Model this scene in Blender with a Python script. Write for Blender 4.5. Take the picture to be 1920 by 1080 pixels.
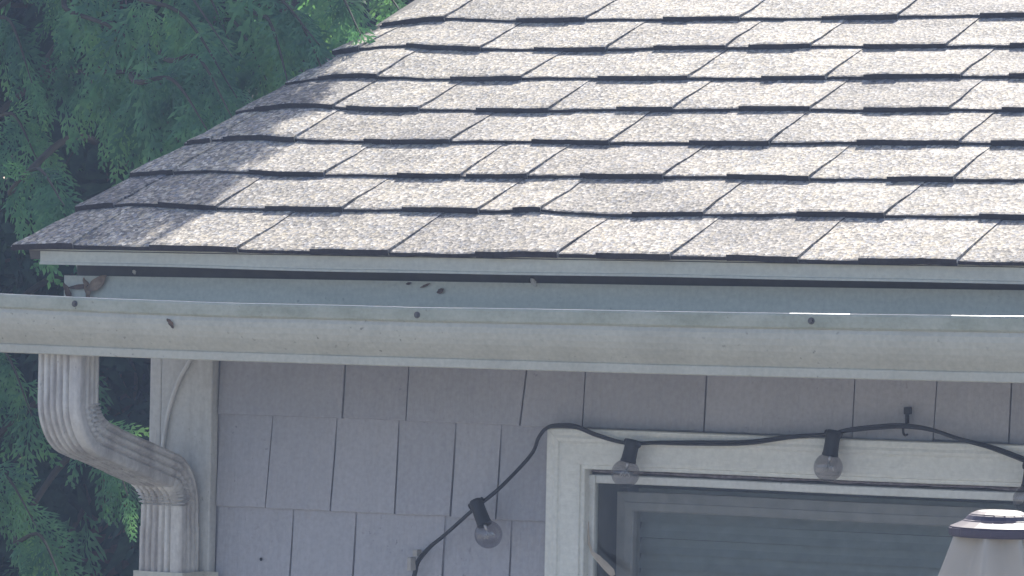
import bpy, bmesh, math, random
import numpy as np
from math import sin, cos, pi, radians, sqrt, atan2
from mathutils import Vector, Matrix

for _o in list(bpy.data.objects):
    bpy.data.objects.remove(_o, do_unlink=True)
scene = bpy.context.scene
COL = scene.collection
random.seed(7)
rng = np.random.default_rng(11)
H = 2.6                      # height of the eave above the ground; the eave's outer edge is the line y = 0

# ------------------------------------------------------------------ camera
YAW, PITCH, ROLL = 0.48763, -0.001612, 0.019567
cam = bpy.data.cameras.new('camera')
cam.sensor_width = 36.0
cam.lens = 8270.24 / 1920 * 36.0
cam.clip_start = 0.05
cam.clip_end = 500
camo = bpy.data.objects.new('camera', cam)
COL.objects.link(camo)
_f = Vector((-sin(YAW) * cos(PITCH), cos(YAW) * cos(PITCH), sin(PITCH)))
_r = Vector((cos(YAW), sin(YAW), 0))
_u = _r.cross(_f)
_r2 = _r * cos(ROLL) + _u * sin(ROLL)
_u2 = -_r * sin(ROLL) + _u * cos(ROLL)
_m = Matrix((_r2, _u2, -_f)).transposed().to_4x4()
_m.translation = Vector((0, -5.18467, H - 0.03675))
camo.matrix_world = _m
scene.camera = camo

# ------------------------------------------------------------------ light
SUN_AZ = radians(17)         # the sun stands behind the house, this far to the left of straight back
SUN_EL = radians(40.5)
world = bpy.data.worlds.new('World')
scene.world = world
world.use_nodes = True
wn = world.node_tree
wn.nodes.clear()
sky = wn.nodes.new('ShaderNodeTexSky')
sky.sky_type = 'NISHITA'
sky.sun_disc = False
sky.sun_elevation = SUN_EL
sky.sun_rotation = -SUN_AZ
sky.altitude = 100
sky.air_density = 0.75
sky.dust_density = 2.5
sky.ozone_density = 0.3
bg = wn.nodes.new('ShaderNodeBackground')
bg.inputs['Strength'].default_value = 0.15
wo = wn.nodes.new('ShaderNodeOutputWorld')
wn.links.new(sky.outputs[0], bg.inputs[0])
wn.links.new(bg.outputs[0], wo.inputs[0])

sund = bpy.data.lights.new('sun', 'SUN')
sund.energy = 4.4
sund.angle = radians(0.5)
sund.color = (1.0, 0.95, 0.86)
suno = bpy.data.objects.new('sun', sund)
COL.objects.link(suno)
_s = Vector((-sin(SUN_AZ) * cos(SUN_EL), cos(SUN_AZ) * cos(SUN_EL), sin(SUN_EL)))
suno.rotation_euler = (-_s).to_track_quat('-Z', 'Y').to_euler()
suno.location = _s * 30

vs = scene.view_settings
vs.view_transform = 'Standard'
vs.look = 'None'
vs.exposure = 0.9
vs.gamma = 1
vs.use_curve_mapping = False
scene.cycles.use_denoising = True
scene.cycles.max_bounces = 8
scene.cycles.transparent_max_bounces = 16
scene.cycles.volume_bounces = 1
scene.cycles.sample_clamp_indirect = 8


# ------------------------------------------------------------------ helpers
def tag(o, label=None, cat=None, group=None, kind=None):
    if label: o['label'] = label
    if cat: o['category'] = cat
    if group: o['group'] = group
    if kind: o['kind'] = kind
    return o


def empty(name, loc=(0, 0, 0), parent=None):
    o = bpy.data.objects.new(name, None)
    o.empty_display_size = 0.1
    COL.objects.link(o)
    o.location = loc
    if parent: o.parent = parent
    return o


def link_mesh(name, me, mat, parent=None, smooth=False):
    if mat: me.materials.append(mat)
    if smooth:
        me.polygons.foreach_set('use_smooth', [True] * len(me.polygons))
    o = bpy.data.objects.new(name, me)
    COL.objects.link(o)
    if parent:
        o.parent = parent
        par = Vector((0, 0, 0)); q = parent
        while q:
            par += q.location; q = q.parent
        o.location = -par          # meshes are written in world coordinates
    return o


def from_pd(name, verts, faces, mat, parent=None, smooth=False):
    me = bpy.data.meshes.new(name)
    me.from_pydata([tuple(v) for v in verts], [], faces)
    me.update()
    return link_mesh(name, me, mat, parent, smooth)


def from_bm(name, bm, mat, parent=None, smooth=False):
    bmesh.ops.recalc_face_normals(bm, faces=bm.faces)
    me = bpy.data.meshes.new(name)
    bm.to_mesh(me); bm.free()
    return link_mesh(name, me, mat, parent, smooth)


def add_box(bm, x0, x1, y0, y1, z0, z1, bevel=0.0):
    r = bmesh.ops.create_cube(bm, size=1.0)
    vs_ = r['verts']
    for v in vs_:
        v.co = Vector(((x0 + x1) / 2 + v.co.x * (x1 - x0), (y0 + y1) / 2 + v.co.y * (y1 - y0), (z0 + z1) / 2 + v.co.z * (z1 - z0)))
    if bevel:
        es = list({e for v in vs_ for e in v.link_edges})
        bmesh.ops.bevel(bm, geom=es, offset=bevel, segments=2, affect='EDGES', profile=0.5)
    return bm


def box(name, x0, x1, y0, y1, z0, z1, mat, parent=None, bevel=0.0):
    return from_bm(name, add_box(bmesh.new(), x0, x1, y0, y1, z0, z1, bevel), mat, parent)


def tube_into(bm, pts, rad, n=8, cap=True):
    """a round tube along pts; rad is a number or one radius per point"""
    pts = [Vector(p) for p in pts]
    rads = rad if hasattr(rad, '__len__') else [rad] * len(pts)
    rings = []
    t0 = (pts[1] - pts[0]).normalized()
    a = t0.orthogonal().normalized()
    for i, p in enumerate(pts):
        t = (pts[min(i + 1, len(pts) - 1)] - pts[max(i - 1, 0)]).normalized()
        a = (a - t * a.dot(t)).normalized()
        b = t.cross(a)
        rings.append([bm.verts.new(p + (a * cos(2 * pi * k / n) + b * sin(2 * pi * k / n)) * rads[i]) for k in range(n)])
    for r0, r1 in zip(rings[:-1], rings[1:]):
        for k in range(n):
            bm.faces.new((r0[k], r0[(k + 1) % n], r1[(k + 1) % n], r1[k]))
    if cap:
        bm.faces.new(rings[0][::-1]); bm.faces.new(rings[-1])
    return bm


def catmull(pts, sub=6):
    P = [Vector(p) for p in pts]
    P = [P[0] * 2 - P[1]] + P + [P[-1] * 2 - P[-2]]
    out = []
    for i in range(1, len(P) - 2):
        for k in range(sub):
            t = k / sub
            a, b, c, d = P[i - 1], P[i], P[i + 1], P[i + 2]
            out.append(0.5 * ((2 * b) + (c - a) * t + (2 * a - 5 * b + 4 * c - d) * t * t + (3 * b - a - 3 * c + d) * t ** 3))
    out.append(P[-2].copy())
    return out


# ------------------------------------------------------------------ materials
class NT:
    def __init__(self, name):
        self.m = bpy.data.materials.new(name)
        self.m.use_nodes = True
        self.t = self.m.node_tree
        self.t.nodes.clear()
        self.out = self.n('ShaderNodeOutputMaterial')

    def n(self, typ, **kw):
        nd = self.t.nodes.new(typ)
        for k, v in kw.items():
            setattr(nd, k, v)
        return nd

    def l(self, a, b):
        self.t.links.new(a, b)

    def coord(self, scale=(1, 1, 1)):
        tc = self.n('ShaderNodeTexCoord')
        mp = self.n('ShaderNodeMapping')
        mp.inputs['Scale'].default_value = scale
        self.l(tc.outputs['Object'], mp.inputs['Vector'])
        return mp.outputs[0]

    def noise(self, vec, scale, detail=4, rough=0.55):
        nd = self.n('ShaderNodeTexNoise')
        nd.inputs['Scale'].default_value = scale
        nd.inputs['Detail'].default_value = detail
        nd.inputs['Roughness'].default_value = rough
        self.l(vec, nd.inputs['Vector'])
        return nd.outputs['Fac']

    def ramp(self, fac, stops, interp='LINEAR'):
        nd = self.n('ShaderNodeValToRGB')
        cr = nd.color_ramp
        cr.interpolation = interp
        while len(cr.elements) < len(stops):
            cr.elements.new(0.5)
        for e, (p, c) in zip(cr.elements, stops):
            e.position = p
            e.color = (*c, 1) if len(c) == 3 else c
        self.l(fac, nd.inputs[0])
        return nd.outputs[0]

    def mix(self, fac, a, b, mode='MIX'):
        nd = self.n('ShaderNodeMix', data_type='RGBA', blend_type=mode)
        for sock, v in ((nd.inputs[0], fac), (nd.inputs[6], a), (nd.inputs[7], b)):
            if isinstance(v, (int, float)): sock.default_value = v
            elif isinstance(v, tuple): sock.default_value = (*v, 1)
            else: self.l(v, sock)
        return nd.outputs[2]

    def bump(self, h, strength, dist, prev=None):
        nd = self.n('ShaderNodeBump')
        nd.inputs['Strength'].default_value = strength
        nd.inputs['Distance'].default_value = dist
        self.l(h, nd.inputs['Height'])
        if prev: self.l(prev, nd.inputs['Normal'])
        return nd.outputs[0]

    def bsdf(self, color, rough=0.6, normal=None, spec=0.4, metal=0.0):
        b = self.n('ShaderNodeBsdfPrincipled')
        if isinstance(color, tuple): b.inputs['Base Color'].default_value = (*color, 1)
        else: self.l(color, b.inputs['Base Color'])
        if isinstance(rough, (int, float)): b.inputs['Roughness'].default_value = rough
        else: self.l(rough, b.inputs['Roughness'])
        b.inputs['Specular IOR Level'].default_value = spec
        b.inputs['Metallic'].default_value = metal
        if normal: self.l(normal, b.inputs['Normal'])
        return b

    def done(self, shader):
        self.l(shader if not hasattr(shader, 'outputs') else shader.outputs[0], self.out.inputs['Surface'])
        return self.m


def mat_shingle():
    t = NT('granule_shingle')
    tc = t.n('ShaderNodeTexCoord')
    mp = t.n('ShaderNodeMapping', vector_type='TEXTURE')
    mp.inputs['Rotation'].default_value = (0.374948, 0, 0)
    mp.inputs['Scale'].default_value = (1, 1.7, 1)
    t.l(tc.outputs['Object'], mp.inputs['Vector'])
    v = mp.outputs[0]
    vo = t.n('ShaderNodeTexVoronoi', feature='F1')
    vo.inputs['Scale'].default_value = 240
    t.l(v, vo.inputs['Vector'])
    sep = t.n('ShaderNodeSeparateColor')
    t.l(vo.outputs['Color'], sep.inputs[0])
    c = t.ramp(sep.outputs[0], [(0.0, (.06, .055, .06)), (.16, (.15, .135, .12)), (.32, (.27, .24, .21)), (.46, (.22, .235, .28)),
                                (.60, (.42, .36, .26)), (.73, (.44, .40, .36)), (.86, (.60, .55, .47)), (.95, (.76, .72, .66))], 'CONSTANT')
    vo2 = t.n('ShaderNodeTexVoronoi', feature='F1')
    vo2.inputs['Scale'].default_value = 560
    t.l(v, vo2.inputs['Vector'])
    sep2 = t.n('ShaderNodeSeparateColor')
    t.l(vo2.outputs['Color'], sep2.inputs[0])
    c2 = t.ramp(sep2.outputs[1], [(0, (.14, .13, .13)), (.4, (.33, .31, .29)), (.8, (.5, .48, .44)), (1, (.7, .68, .64))])
    c = t.mix(0.25, c, c2)
    big = t.noise(v, 9, 3)
    c = t.mix(1.0, c, t.ramp(big, [(.3, (.80, .80, .82)), (.7, (1.10, 1.07, 1.02))]), 'MULTIPLY')
    oi = t.n('ShaderNodeObjectInfo')
    c = t.mix(1.0, c, t.ramp(oi.outputs['Random'], [(0, (.60, .59, .60)), (.3, (.76, .74, .72)), (.7, (.87, .85, .815)), (1, (.99, .96, .91))]), 'MULTIPLY')
    nrm = t.bump(vo.outputs['Distance'], 0.5, 0.002)
    nrm = t.bump(t.noise(v, 700, 2), 0.35, 0.0012, nrm)
    return t.done(t.bsdf(c, 0.75, nrm, 0.35))


def mat_paint(name, base, dirt, scale=14, dirt_amt=.6, rough=.55, speck=True, streak=(1, 1, 1), bump=.15, grain=None):
    """weathered paint: a base colour, broad grime and small dark specks"""
    t = NT(name)
    v = t.coord()
    vst = t.coord(streak)
    n1 = t.noise(vst, scale, 6, .65)
    f = t.ramp(n1, [(.42, (0, 0, 0)), (.72, (dirt_amt,) * 3)])
    c = t.mix(f, base, dirt)
    n2 = t.noise(v, 160, 3)
    c = t.mix(1.0, c, t.ramp(n2, [(.3, (.9, .9, .9)), (.7, (1.05, 1.05, 1.05))]), 'MULTIPLY')
    if speck:
        n3 = t.noise(v, 110, 2, .5)
        n4 = t.noise(v, 6, 2)
        s = t.ramp(n3, [(.685, (0, 0, 0)), (.75, (.8, .8, .8))])
        s = t.mix(1.0, s, t.ramp(n4, [(.45, (0, 0, 0)), (.65, (.75, .75, .75))]), 'MULTIPLY')
        c = t.mix(s, c, tuple(d * .35 for d in dirt))
    if name == 'siding_paint':
        oi = t.n('ShaderNodeObjectInfo')
        c = t.mix(1.0, c, t.ramp(oi.outputs['Random'], [(0, (.93, .93, .94)), (1, (1.06, 1.055, 1.05))]), 'MULTIPLY')
        gr = t.noise(t.coord(grain), 45, 4, .6)
        c = t.mix(1.0, c, t.ramp(gr, [(.35, (.965, .965, .965)), (.6, (1.015, 1.015, 1.015))]), 'MULTIPLY')
    nrm = t.bump(n2, bump, .001)
    if grain:
        nrm = t.bump(t.noise(t.coord(grain), 60, 5, .6), .6, .0020, nrm)
    return t.done(t.bsdf(c, rough, nrm))


def mat_plain(name, col, rough=.6, metal=0.0, spec=.4, var=.12, scale=40):
    t = NT(name)
    v = t.coord()
    n = t.noise(v, scale, 4)
    c = t.mix(1.0, col, t.ramp(n, [(.3, (1 - var,) * 3), (.7, (1 + var,) * 3)]), 'MULTIPLY')
    return t.done(t.bsdf(c, rough, t.bump(n, .1, .001), spec, metal))


def mat_glass(name, tint, clear, rough=.03):
    t = NT(name)
    tr = t.n('ShaderNodeBsdfTransparent'); tr.inputs[0].default_value = (*clear, 1)
    gl = t.n('ShaderNodeBsdfGlossy'); gl.inputs[0].default_value = (*tint, 1); gl.inputs['Roughness'].default_value = rough
    lw = t.n('ShaderNodeLayerWeight'); lw.inputs['Blend'].default_value = .5
    mx = t.n('ShaderNodeMixShader')
    fc = t.ramp(lw.outputs['Facing'], [(0, (.04,) * 3), (.6, (.10,) * 3), (.9, (.32,) * 3), (1, (.6,) * 3)])
    t.l(fc, mx.inputs[0]); t.l(tr.outputs[0], mx.inputs[1]); t.l(gl.outputs[0], mx.inputs[2])
    return t.done(mx)


def mat_leaf(name, c0, c1, c2, trans=.45):
    t = NT(name)
    v = t.coord()
    n = t.noise(v, 9, 4)
    n2 = t.noise(v, 60, 2)
    c = t.ramp(n, [(.3, c0), (.5, c1), (.72, c2)])
    c = t.mix(1.0, c, t.ramp(n2, [(.3, (.75, .78, .8)), (.7, (1.25, 1.2, 1.1))]), 'MULTIPLY')
    b = t.bsdf(c, .7, None, .15)
    tl = t.n('ShaderNodeBsdfTranslucent')
    t.l(t.mix(1.0, c, (1.5, 1.6, .8), 'MULTIPLY'), tl.inputs[0])
    mx = t.n('ShaderNodeMixShader'); mx.inputs[0].default_value = trans
    t.l(b.outputs[0], mx.inputs[1]); t.l(tl.outputs[0], mx.inputs[2])
    return t.done(mx)


def mat_fabric(name, col):
    t = NT(name)
    v = t.coord()
    w = t.noise(v, 900, 1)
    n = t.noise(v, 12, 4)
    c = t.mix(1.0, col, t.ramp(n, [(.3, (.9, .9, .9)), (.7, (1.05, 1.04, 1.02))]), 'MULTIPLY')
    b = t.bsdf(c, .85, t.bump(w, .2, .0006), .2)
    tl = t.n('ShaderNodeBsdfTranslucent'); t.l(c, tl.inputs[0])
    mx = t.n('ShaderNodeMixShader'); mx.inputs[0].default_value = .25
    t.l(b.outputs[0], mx.inputs[1]); t.l(tl.outputs[0], mx.inputs[2])
    return t.done(mx)


M_SH = mat_shingle()
M_EDGE = mat_plain('asphalt_edge', (.035, .028, .030), .9, 0, .2, .3, 300)
M_TRIM = mat_paint('eave_paint', (.53, .515, .43), (.34, .33, .29), 9, .35, .5, False, (1, 6, 6))
M_FASCIA = mat_paint('fascia_paint', (.66, .64, .53), (.48, .48, .40), 7, .5, .5, True, (1, 5, 5))
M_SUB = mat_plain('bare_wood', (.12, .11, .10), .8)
M_GUT = mat_paint('gutter_enamel', (.47, .45, .38), (.34, .32, .265), 9, .45, .5, True, (1.6, 1, 1))
M_GUT2 = mat_paint('mossy_rim', (.40, .40, .33), (.25, .265, .20), 14, .8, .6, True, (1.2, 1, 2))
M_SPOUT = mat_paint('spout_enamel', (.56, .53, .49), (.25, .21, .195), 15, .8, .5, True, (2.5, 2.5, .7))
M_BOARD = mat_paint('corner_paint', (.55, .54, .51), (.33, .31, .28), 12, .7, .6, True, (3, 3, .6), .2, (3, 3, .25))
M_WALL = mat_paint('siding_paint', (.375, .368, .395), (.33, .325, .345), 6, .5, .7, True, (1.5, 1.5, .5), .2, (4, 4, .28))
M_CASE = mat_paint('casing_paint', (.66, .65, .60), (.56, .55, .50), 5, .35, .5, False, (1, 1, 1), .15, (.4, 3, 3))
M_FRAME = mat_paint('frame_paint', (.62, .62, .59), (.45, .43, .40), 14, .5, .4, True)
M_SASH = mat_plain('sash_grey', (.37, .34, .31), .5)
M_BLACK = mat_plain('black_rubber', (.02, .02, .024), .55)
M_CABLE = mat_plain('cable_sheath', (.018, .018, .022), .5)
M_SCREW = mat_plain('screw_head', (.11, .10, .10), .5, .6)
M_BLIND = mat_plain('blind_slat', (.57, .58, .53), .5)
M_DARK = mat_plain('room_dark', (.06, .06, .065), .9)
M_PANE = mat_glass('window_glass', (.96, .96, .94), (.86, .875, .88))
M_BULB = mat_glass('bulb_glass', (.95, .97, 1), (.68, .67, .69))
M_FIL = mat_plain('filament_wire', (.8, .8, .78), .25, .7)
M_CAP = mat_plain('cap_plastic', (.038, .026, .052), .50, 0, .6, .03)
M_FAB = mat_fabric('sand_canvas', (.55, .50, .44))
M_POLE = mat_plain('pole_wood', (.18, .11, .06), .5)
M_STONE = mat_plain('base_concrete', (.30, .29, .27), .9)
M_BARK = mat_paint('bark', (.14, .10, .075), (.07, .05, .04), 12, .9, .9, False, (4, 4, .7), .9)
M_TWIG = mat_plain('twig', (.048, .042, .028), .85)
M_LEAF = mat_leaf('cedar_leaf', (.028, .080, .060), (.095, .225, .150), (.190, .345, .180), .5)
M_LEAF_SHADE = mat_leaf('cedar_leaf_shade', (.010, .028, .026), (.019, .046, .039), (.036, .074, .052), .25)  # darker copy of the leaf; shade between the boughs is put into its colour
M_DEAD = mat_plain('dead_leaf', (.17, .11, .08), .8, 0, .2, .4, 90)
M_DEAD2 = mat_plain('pale_dead_leaf', (.36, .25, .17), .8, 0, .2, .35, 90)
M_CHIP = mat_plain('pale_chip', (.55, .52, .47), .7)
M_GRIME = mat_plain('black_grime', (.03, .03, .03), .9)
M_TAPE = mat_plain('old_tape', (.42, .35, .28), .5, 0, .4, .2)
M_CAULK_SHADE = mat_plain('shade_caulk', (.15, .13, .14), .8, 0, .2, .35, 120)  # dark tone stands in for the shadow between casing and storm frame
M_WIRE = mat_plain('white_cable', (.58, .57, .54), .5)


def mat_ground():
    t = NT('patio_ground')
    v = t.coord()
    n = t.noise(v, .7, 6)
    n2 = t.noise(v, 40, 4)
    c = t.ramp(n, [(.35, (.36, .335, .28)), (.65, (.46, .43, .37))])
    # lawn behind and beside the house
    sx = t.n('ShaderNodeSeparateXYZ'); t.l(v, sx.inputs[0])
    mr = t.n('ShaderNodeMapRange'); mr.inputs[1].default_value = .6; mr.inputs[2].default_value = 1.0
    t.l(sx.outputs[1], mr.inputs[0])
    c = t.mix(mr.outputs[0], c, t.ramp(n2, [(.3, (.022, .04, .014)), (.7, (.05, .08, .028))]))
    c = t.mix(1.0, c, t.ramp(n2, [(.3, (.8, .8, .8)), (.7, (1.15, 1.15, 1.1))]), 'MULTIPLY')
    return t.done(t.bsdf(c, .9, t.bump(n2, .4, .004)))


# ------------------------------------------------------------------ ground
nG = 24
gv, gf = [], []
for j in range(nG + 1):
    for i in range(nG + 1):
        gv.append((-30 + 60 * i / nG, -25 + 60 * j / nG, 0))
for j in range(nG):
    for i in range(nG):
        a = j * (nG + 1) + i
        gf.append((a, a + 1, a + nG + 2, a + nG + 1))
tag(from_pd('ground', gv, gf, mat_ground()), kind='structure')

# ------------------------------------------------------------------ house: structure
PITCHR = 0.374948
SP, CP = sin(PITCHR), cos(PITCHR)
E0, EX = 0.1631, 0.143        # exposure of the first course and of the others
XL = -3.479                   # left corner of the house
XR = 1.2                      # right end, far outside the picture
YW = 0.300                    # face of the siding
YB = 6.4                      # back of the house
YRIDGE = 3.2
LRIDGE = YRIDGE / CP

house = empty('house', (-1.2, 3.2, 0))
tag(house, 'grey shingle sided house with a sunlit brown asphalt shingle roof and pale gutter', 'house')


def RP(x, s, h=0.0):
    """a point of the roof: along the eave, up the slope, above the slope"""
    return (x, s * CP - h * SP, H + s * SP + h * CP)


def rake_x(s):
    return -3.556 + 0.05 * min(s, 1.2)


# roof deck, closed slab with both slopes
dv = []
for (s, h) in ((0.014, -.012), (0.014, -.026)):
    for x in (-3.535, XR):
        dv.append(RP(x, s, h))
for dz in (-.012, -.026):
    for x in (-3.49, XR):
        dv.append((x, YRIDGE, H + LRIDGE * SP + dz))
for dz in (-.012, -.026):
    for x in (-3.535, XR):
        dv.append((x, 2 * YRIDGE - .014, H + .014 * SP + dz))
# 0,1 eave top; 2,3 eave bottom; 4,5 ridge top; 6,7 ridge bottom; 8,9 back top; 10,11 back bottom
df = [(0, 1, 5, 4), (4, 5, 9, 8), (2, 6, 7, 3), (6, 10, 11, 7), (0, 2, 3, 1), (8, 9, 11, 10), (0, 4, 6, 2), (4, 8, 10, 6), (1, 3, 7, 5), (5, 7, 11, 9)]
roof = from_pd('roof', dv, df, M_SUB, house)

# courses: the right-hand end of each raised tab and where the tab begins, measured along the eave
TEETH = {
    0: [(-3.551, -3.449), (-3.321, -3.178), (-3.062, -2.939), (-2.806, -2.682), (-2.625, -2.517), (-2.435, -2.335), (-2.249, -2.114)],
    1: [(-3.549, -3.48), (-3.404, -3.308), (-3.226, -3.101), (-3.005, -2.885), (-2.83, -2.788), (-2.649, -2.543), (-2.405, -2.279), (-2.146, -2.056)],
    2: [(-3.539, -3.465), (-3.335, -3.209), (-3.089, -2.987), (-2.977, -2.88), (-2.796, -2.668), (-2.571, -2.447), (-2.333, -2.237)],
    3: [(-3.527, -3.485), (-3.462, -3.34), (-3.221, -3.175), (-3.175, -3.077), (-2.943, -2.82), (-2.693, -2.57), (-2.436, -2.286), (-2.238, -2.138)],
    4: [(-3.49, -3.351), (-3.328, -3.205), (-3.107, -2.987), (-2.875, -2.785), (-2.679, -2.568), (-2.485, -2.356)],
    5: [(-3.458, -3.352), (-3.225, -3.103), (-2.974, -2.826), (-2.706, -2.603), (-2.543, -2.393), (-2.319, -2.231)],
    6: [(-3.515, -3.463), (-3.376, -3.246), (-3.153, -3.028), (-2.948, -2.828), (-2.789, -2.689), (-2.602, -2.472), (-2.371, -2.282)],
    7: [(-3.499, -3.383), (-3.255, -3.132), (-2.998, -2.868), (-2.73, -2.606), (-2.472, -2.367)],
}
AMP = [.35, .85, .5, 1.05, .8, 1.0, 1.0, .9, .8, .9, 1, .8]
N_COURSE = int((LRIDGE - E0) / EX) + 2
rs = random.Random(5)
XSPLIT = -1.15


def course_s(k):
    return 0.0 if k == 0 else E0 + EX * (k - 1)


def lift(x, s):
    """how far the old sheet of shingles stands off the deck near the rake, and droops over it"""
    kf = 0 if s < 0 else (s / E0 if s < E0 else 1 + (s - E0) / EX)
    i = int(kf); fr = kf - i
    a = AMP[i % 12] * (1 - fr) + AMP[(i + 1) % 12] * fr
    d = x - rake_x(s)
    pts = [(-.02, -.0075), (0, -.005), (.025, -.001), (.06, .0028), (.10, .0066), (.135, .0072), (.19, .004), (.26, .0010), (.36, 0), (99, 0)]
    z = -.0075
    for (d0, z0), (d1, z1) in zip(pts[:-1], pts[1:]):
        if d0 <= d <= d1:
            t = (d - d0) / (d1 - d0); t = t * t * (3 - 2 * t) if abs(d1 - d0) < 1 else 0
            z = z0 + (z1 - z0) * t
            break
    w = .0009 * sin(x * 9.1 + s * 23) + .0006 * sin(x * 23 + s * 71 + 1)
    b = .0042 * math.exp(-((x + 2.80) / .045) ** 2 - ((s - E0) / .05) ** 2)
    b -= .0022 * math.exp(-((x + 2.66) / .07) ** 2 - ((s - E0) / .05) ** 2)
    return z * a + w + b


TB, TT = .0054, .0037          # thickness of the sheet and of the raised tab on it


def shingle(k, x0, x1, xt, verts, faces, edges, seed):
    """one piece from joint to joint: thin on the left, a raised tab from xt on the right"""
    r = random.Random(seed)
    s0 = course_s(k)
    ex = E0 if k == 0 else EX
    s_end = min(s0 + ex + .02, LRIDGE)
    lowx = rake_x(s0) if x0 < rake_x(s0) + .002 else None
    xs = []
    def span(a, b):
        n = max(1, int((b - a) / .009))
        return [a + (b - a) * i / n for i in range(n + 1)]
    g = .0003
    xa, xb = x0 + (0 if lowx is not None else g), x1 - g
    xt = max(xt, xa)
    if xt - xa > .004:
        xs = [(x, 0) for x in span(xa, xt - .0012)] + [(x, 1) for x in span(xt, xb)]
    else:
        xs = [(x, 1) for x in span(xa, xb)]
    us = [0, .004, ex * .3, ex * .62, ex * .9, s_end - s0]
    slant = r.uniform(-.004, .004)
    jag = [r.uniform(-.0007, .0007) + .0006 * sin(i * .7 + seed) for i in range(len(xs))]
    base = len(verts)
    nu = len(us)
    wob = r.uniform(-.0016, .0016)
    ph = r.uniform(0, 6.28)
    for i, (x, tooth) in enumerate(xs):
        fx = (x - xa) / max(xb - xa, 1e-6)
        for j, u in enumerate(us):
            s = s0 + u + (jag[i] if j == 0 else 0) + (-.0018 * tooth if j == 0 else 0)
            xx = x
            if lowx is not None:        # the first piece follows the rake
                xx = x + (rake_x(s0 + u) - rake_x(s0)) * max(0, 1 - (x - xa) / .12)
            if i == len(xs) - 1 or i == 0:
                xx += (wob * sin(pi * u / ex + ph) * .8) * (0 if (i == 0 and lowx is not None) else 1)
            h = -TB * min(u / ex, 1.2)
            if tooth: h += TT * (1 - .78 * min(u / ex, 1))
            if j == 0: h -= .0008
            h += lift(xx, s) * (1 if u < ex * .95 else .8)
            verts.append(RP(xx, s, h))
    nt = len(xs)
    # lower skirt and side skirts
    bl = len(verts)
    for i, (x, tooth) in enumerate(xs):
        v = verts[base + i * nu]
        th = TB + (TT if tooth else 0) - .0004
        verts.append((v[0], v[1] + SP * th, v[2] - CP * th))
    for i in (0, nt - 1):
        for j in range(nu):
            v = verts[base + i * nu + j]
            th = TB + (TT if xs[i][1] else 0)
            verts.append((v[0], v[1] + SP * th, v[2] - CP * th))
    for i in range(nt - 1):
        for j in range(nu - 1):
            a = base + i * nu + j
            faces.append((a, a + nu, a + nu + 1, a + 1))
        edges.append((base + i * nu, bl + i, bl + i + 1, base + (i + 1) * nu))
    sl, sr = bl + nt, bl + nt + nu
    for j in range(nu - 1):
        a = base + j
        faces.append((a, a + 1, sl + j + 1, sl + j))
        a = base + (nt - 1) * nu + j
        faces.append((a, sr + j, sr + j + 1, a + 1))


field_v, field_f, field_e = [], [], []


def shingle_object(name, v, f, e):
    o = from_pd(name, v, f + e, M_SH, roof)
    o.data.materials.append(M_EDGE)
    o.data.polygons.foreach_set('material_index', [0] * len(f) + [1] * len(e))
    return o


seed = 0
for k in range(N_COURSE):
    s0 = course_s(k)
    if s0 > LRIDGE - .03: break
    teeth = list(TEETH.get(k, []))
    if not teeth:
        x = rake_x(s0) + rs.uniform(.02, .1)
        teeth = [(x, x + rs.uniform(.06, .13))]
    while teeth[-1][1] < XR:
        x = teeth[-1][1] + rs.choice([.0, .08, .11, .13, .15])
        teeth.append((x, x + rs.uniform(.09, .155)))
    left = rake_x(s0)
    for (a, b) in teeth:
        seed += 1
        b = min(b, XR)
        if b - left < .02: continue
        if k < 13 and left < XSPLIT:
            v, f, e = [], [], []
            shingle(k, left, b, max(a, left), v, f, e, seed)
            shingle_object('shingle', v, f, e)
        else:
            shingle(k, left, b, max(a, left), field_v, field_f, field_e, seed)
        left = b
o = shingle_object('shingle_field', field_v, field_f, field_e)
o['kind'] = 'stuff'
# the far slope, out of sight: courses as one stepped sheet
bv, bf = [], []
for k in range(N_COURSE):
    s0 = course_s(k); s1 = min(s0 + EX + .02, LRIDGE)
    if s0 > LRIDGE - .03: break
    i = len(bv)
    for x in (-3.53, XR):
        for (s, h) in ((s0, 0), (s0, -.005), (s1, -.005)):
            p = RP(x, s, h)
            bv.append((p[0], 2 * YRIDGE - p[1], p[2]))
    bf += [(i, i + 3, i + 5, i + 2), (i, i + 1, i + 4, i + 3)]
o = from_pd('shingle_field', bv, bf, M_SH, roof)
o['kind'] = 'stuff'
bm = bmesh.new()
for i in range(24):
    x = -3.5 + i * .2
    add_box(bm, x, x + .196, YRIDGE - .09, YRIDGE + .09, H + LRIDGE * SP - .012, H + LRIDGE * SP + .012, .004)
o = from_bm('ridge_cap', bm, M_SH, roof)
o['kind'] = 'stuff'

def lerp_tab(tab, x):
    for (a, va), (b, vb) in zip(tab[:-1], tab[1:]):
        if a <= x <= b:
            return va + (vb - va) * (x - a) / (b - a)
    return tab[-1][1]


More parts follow.
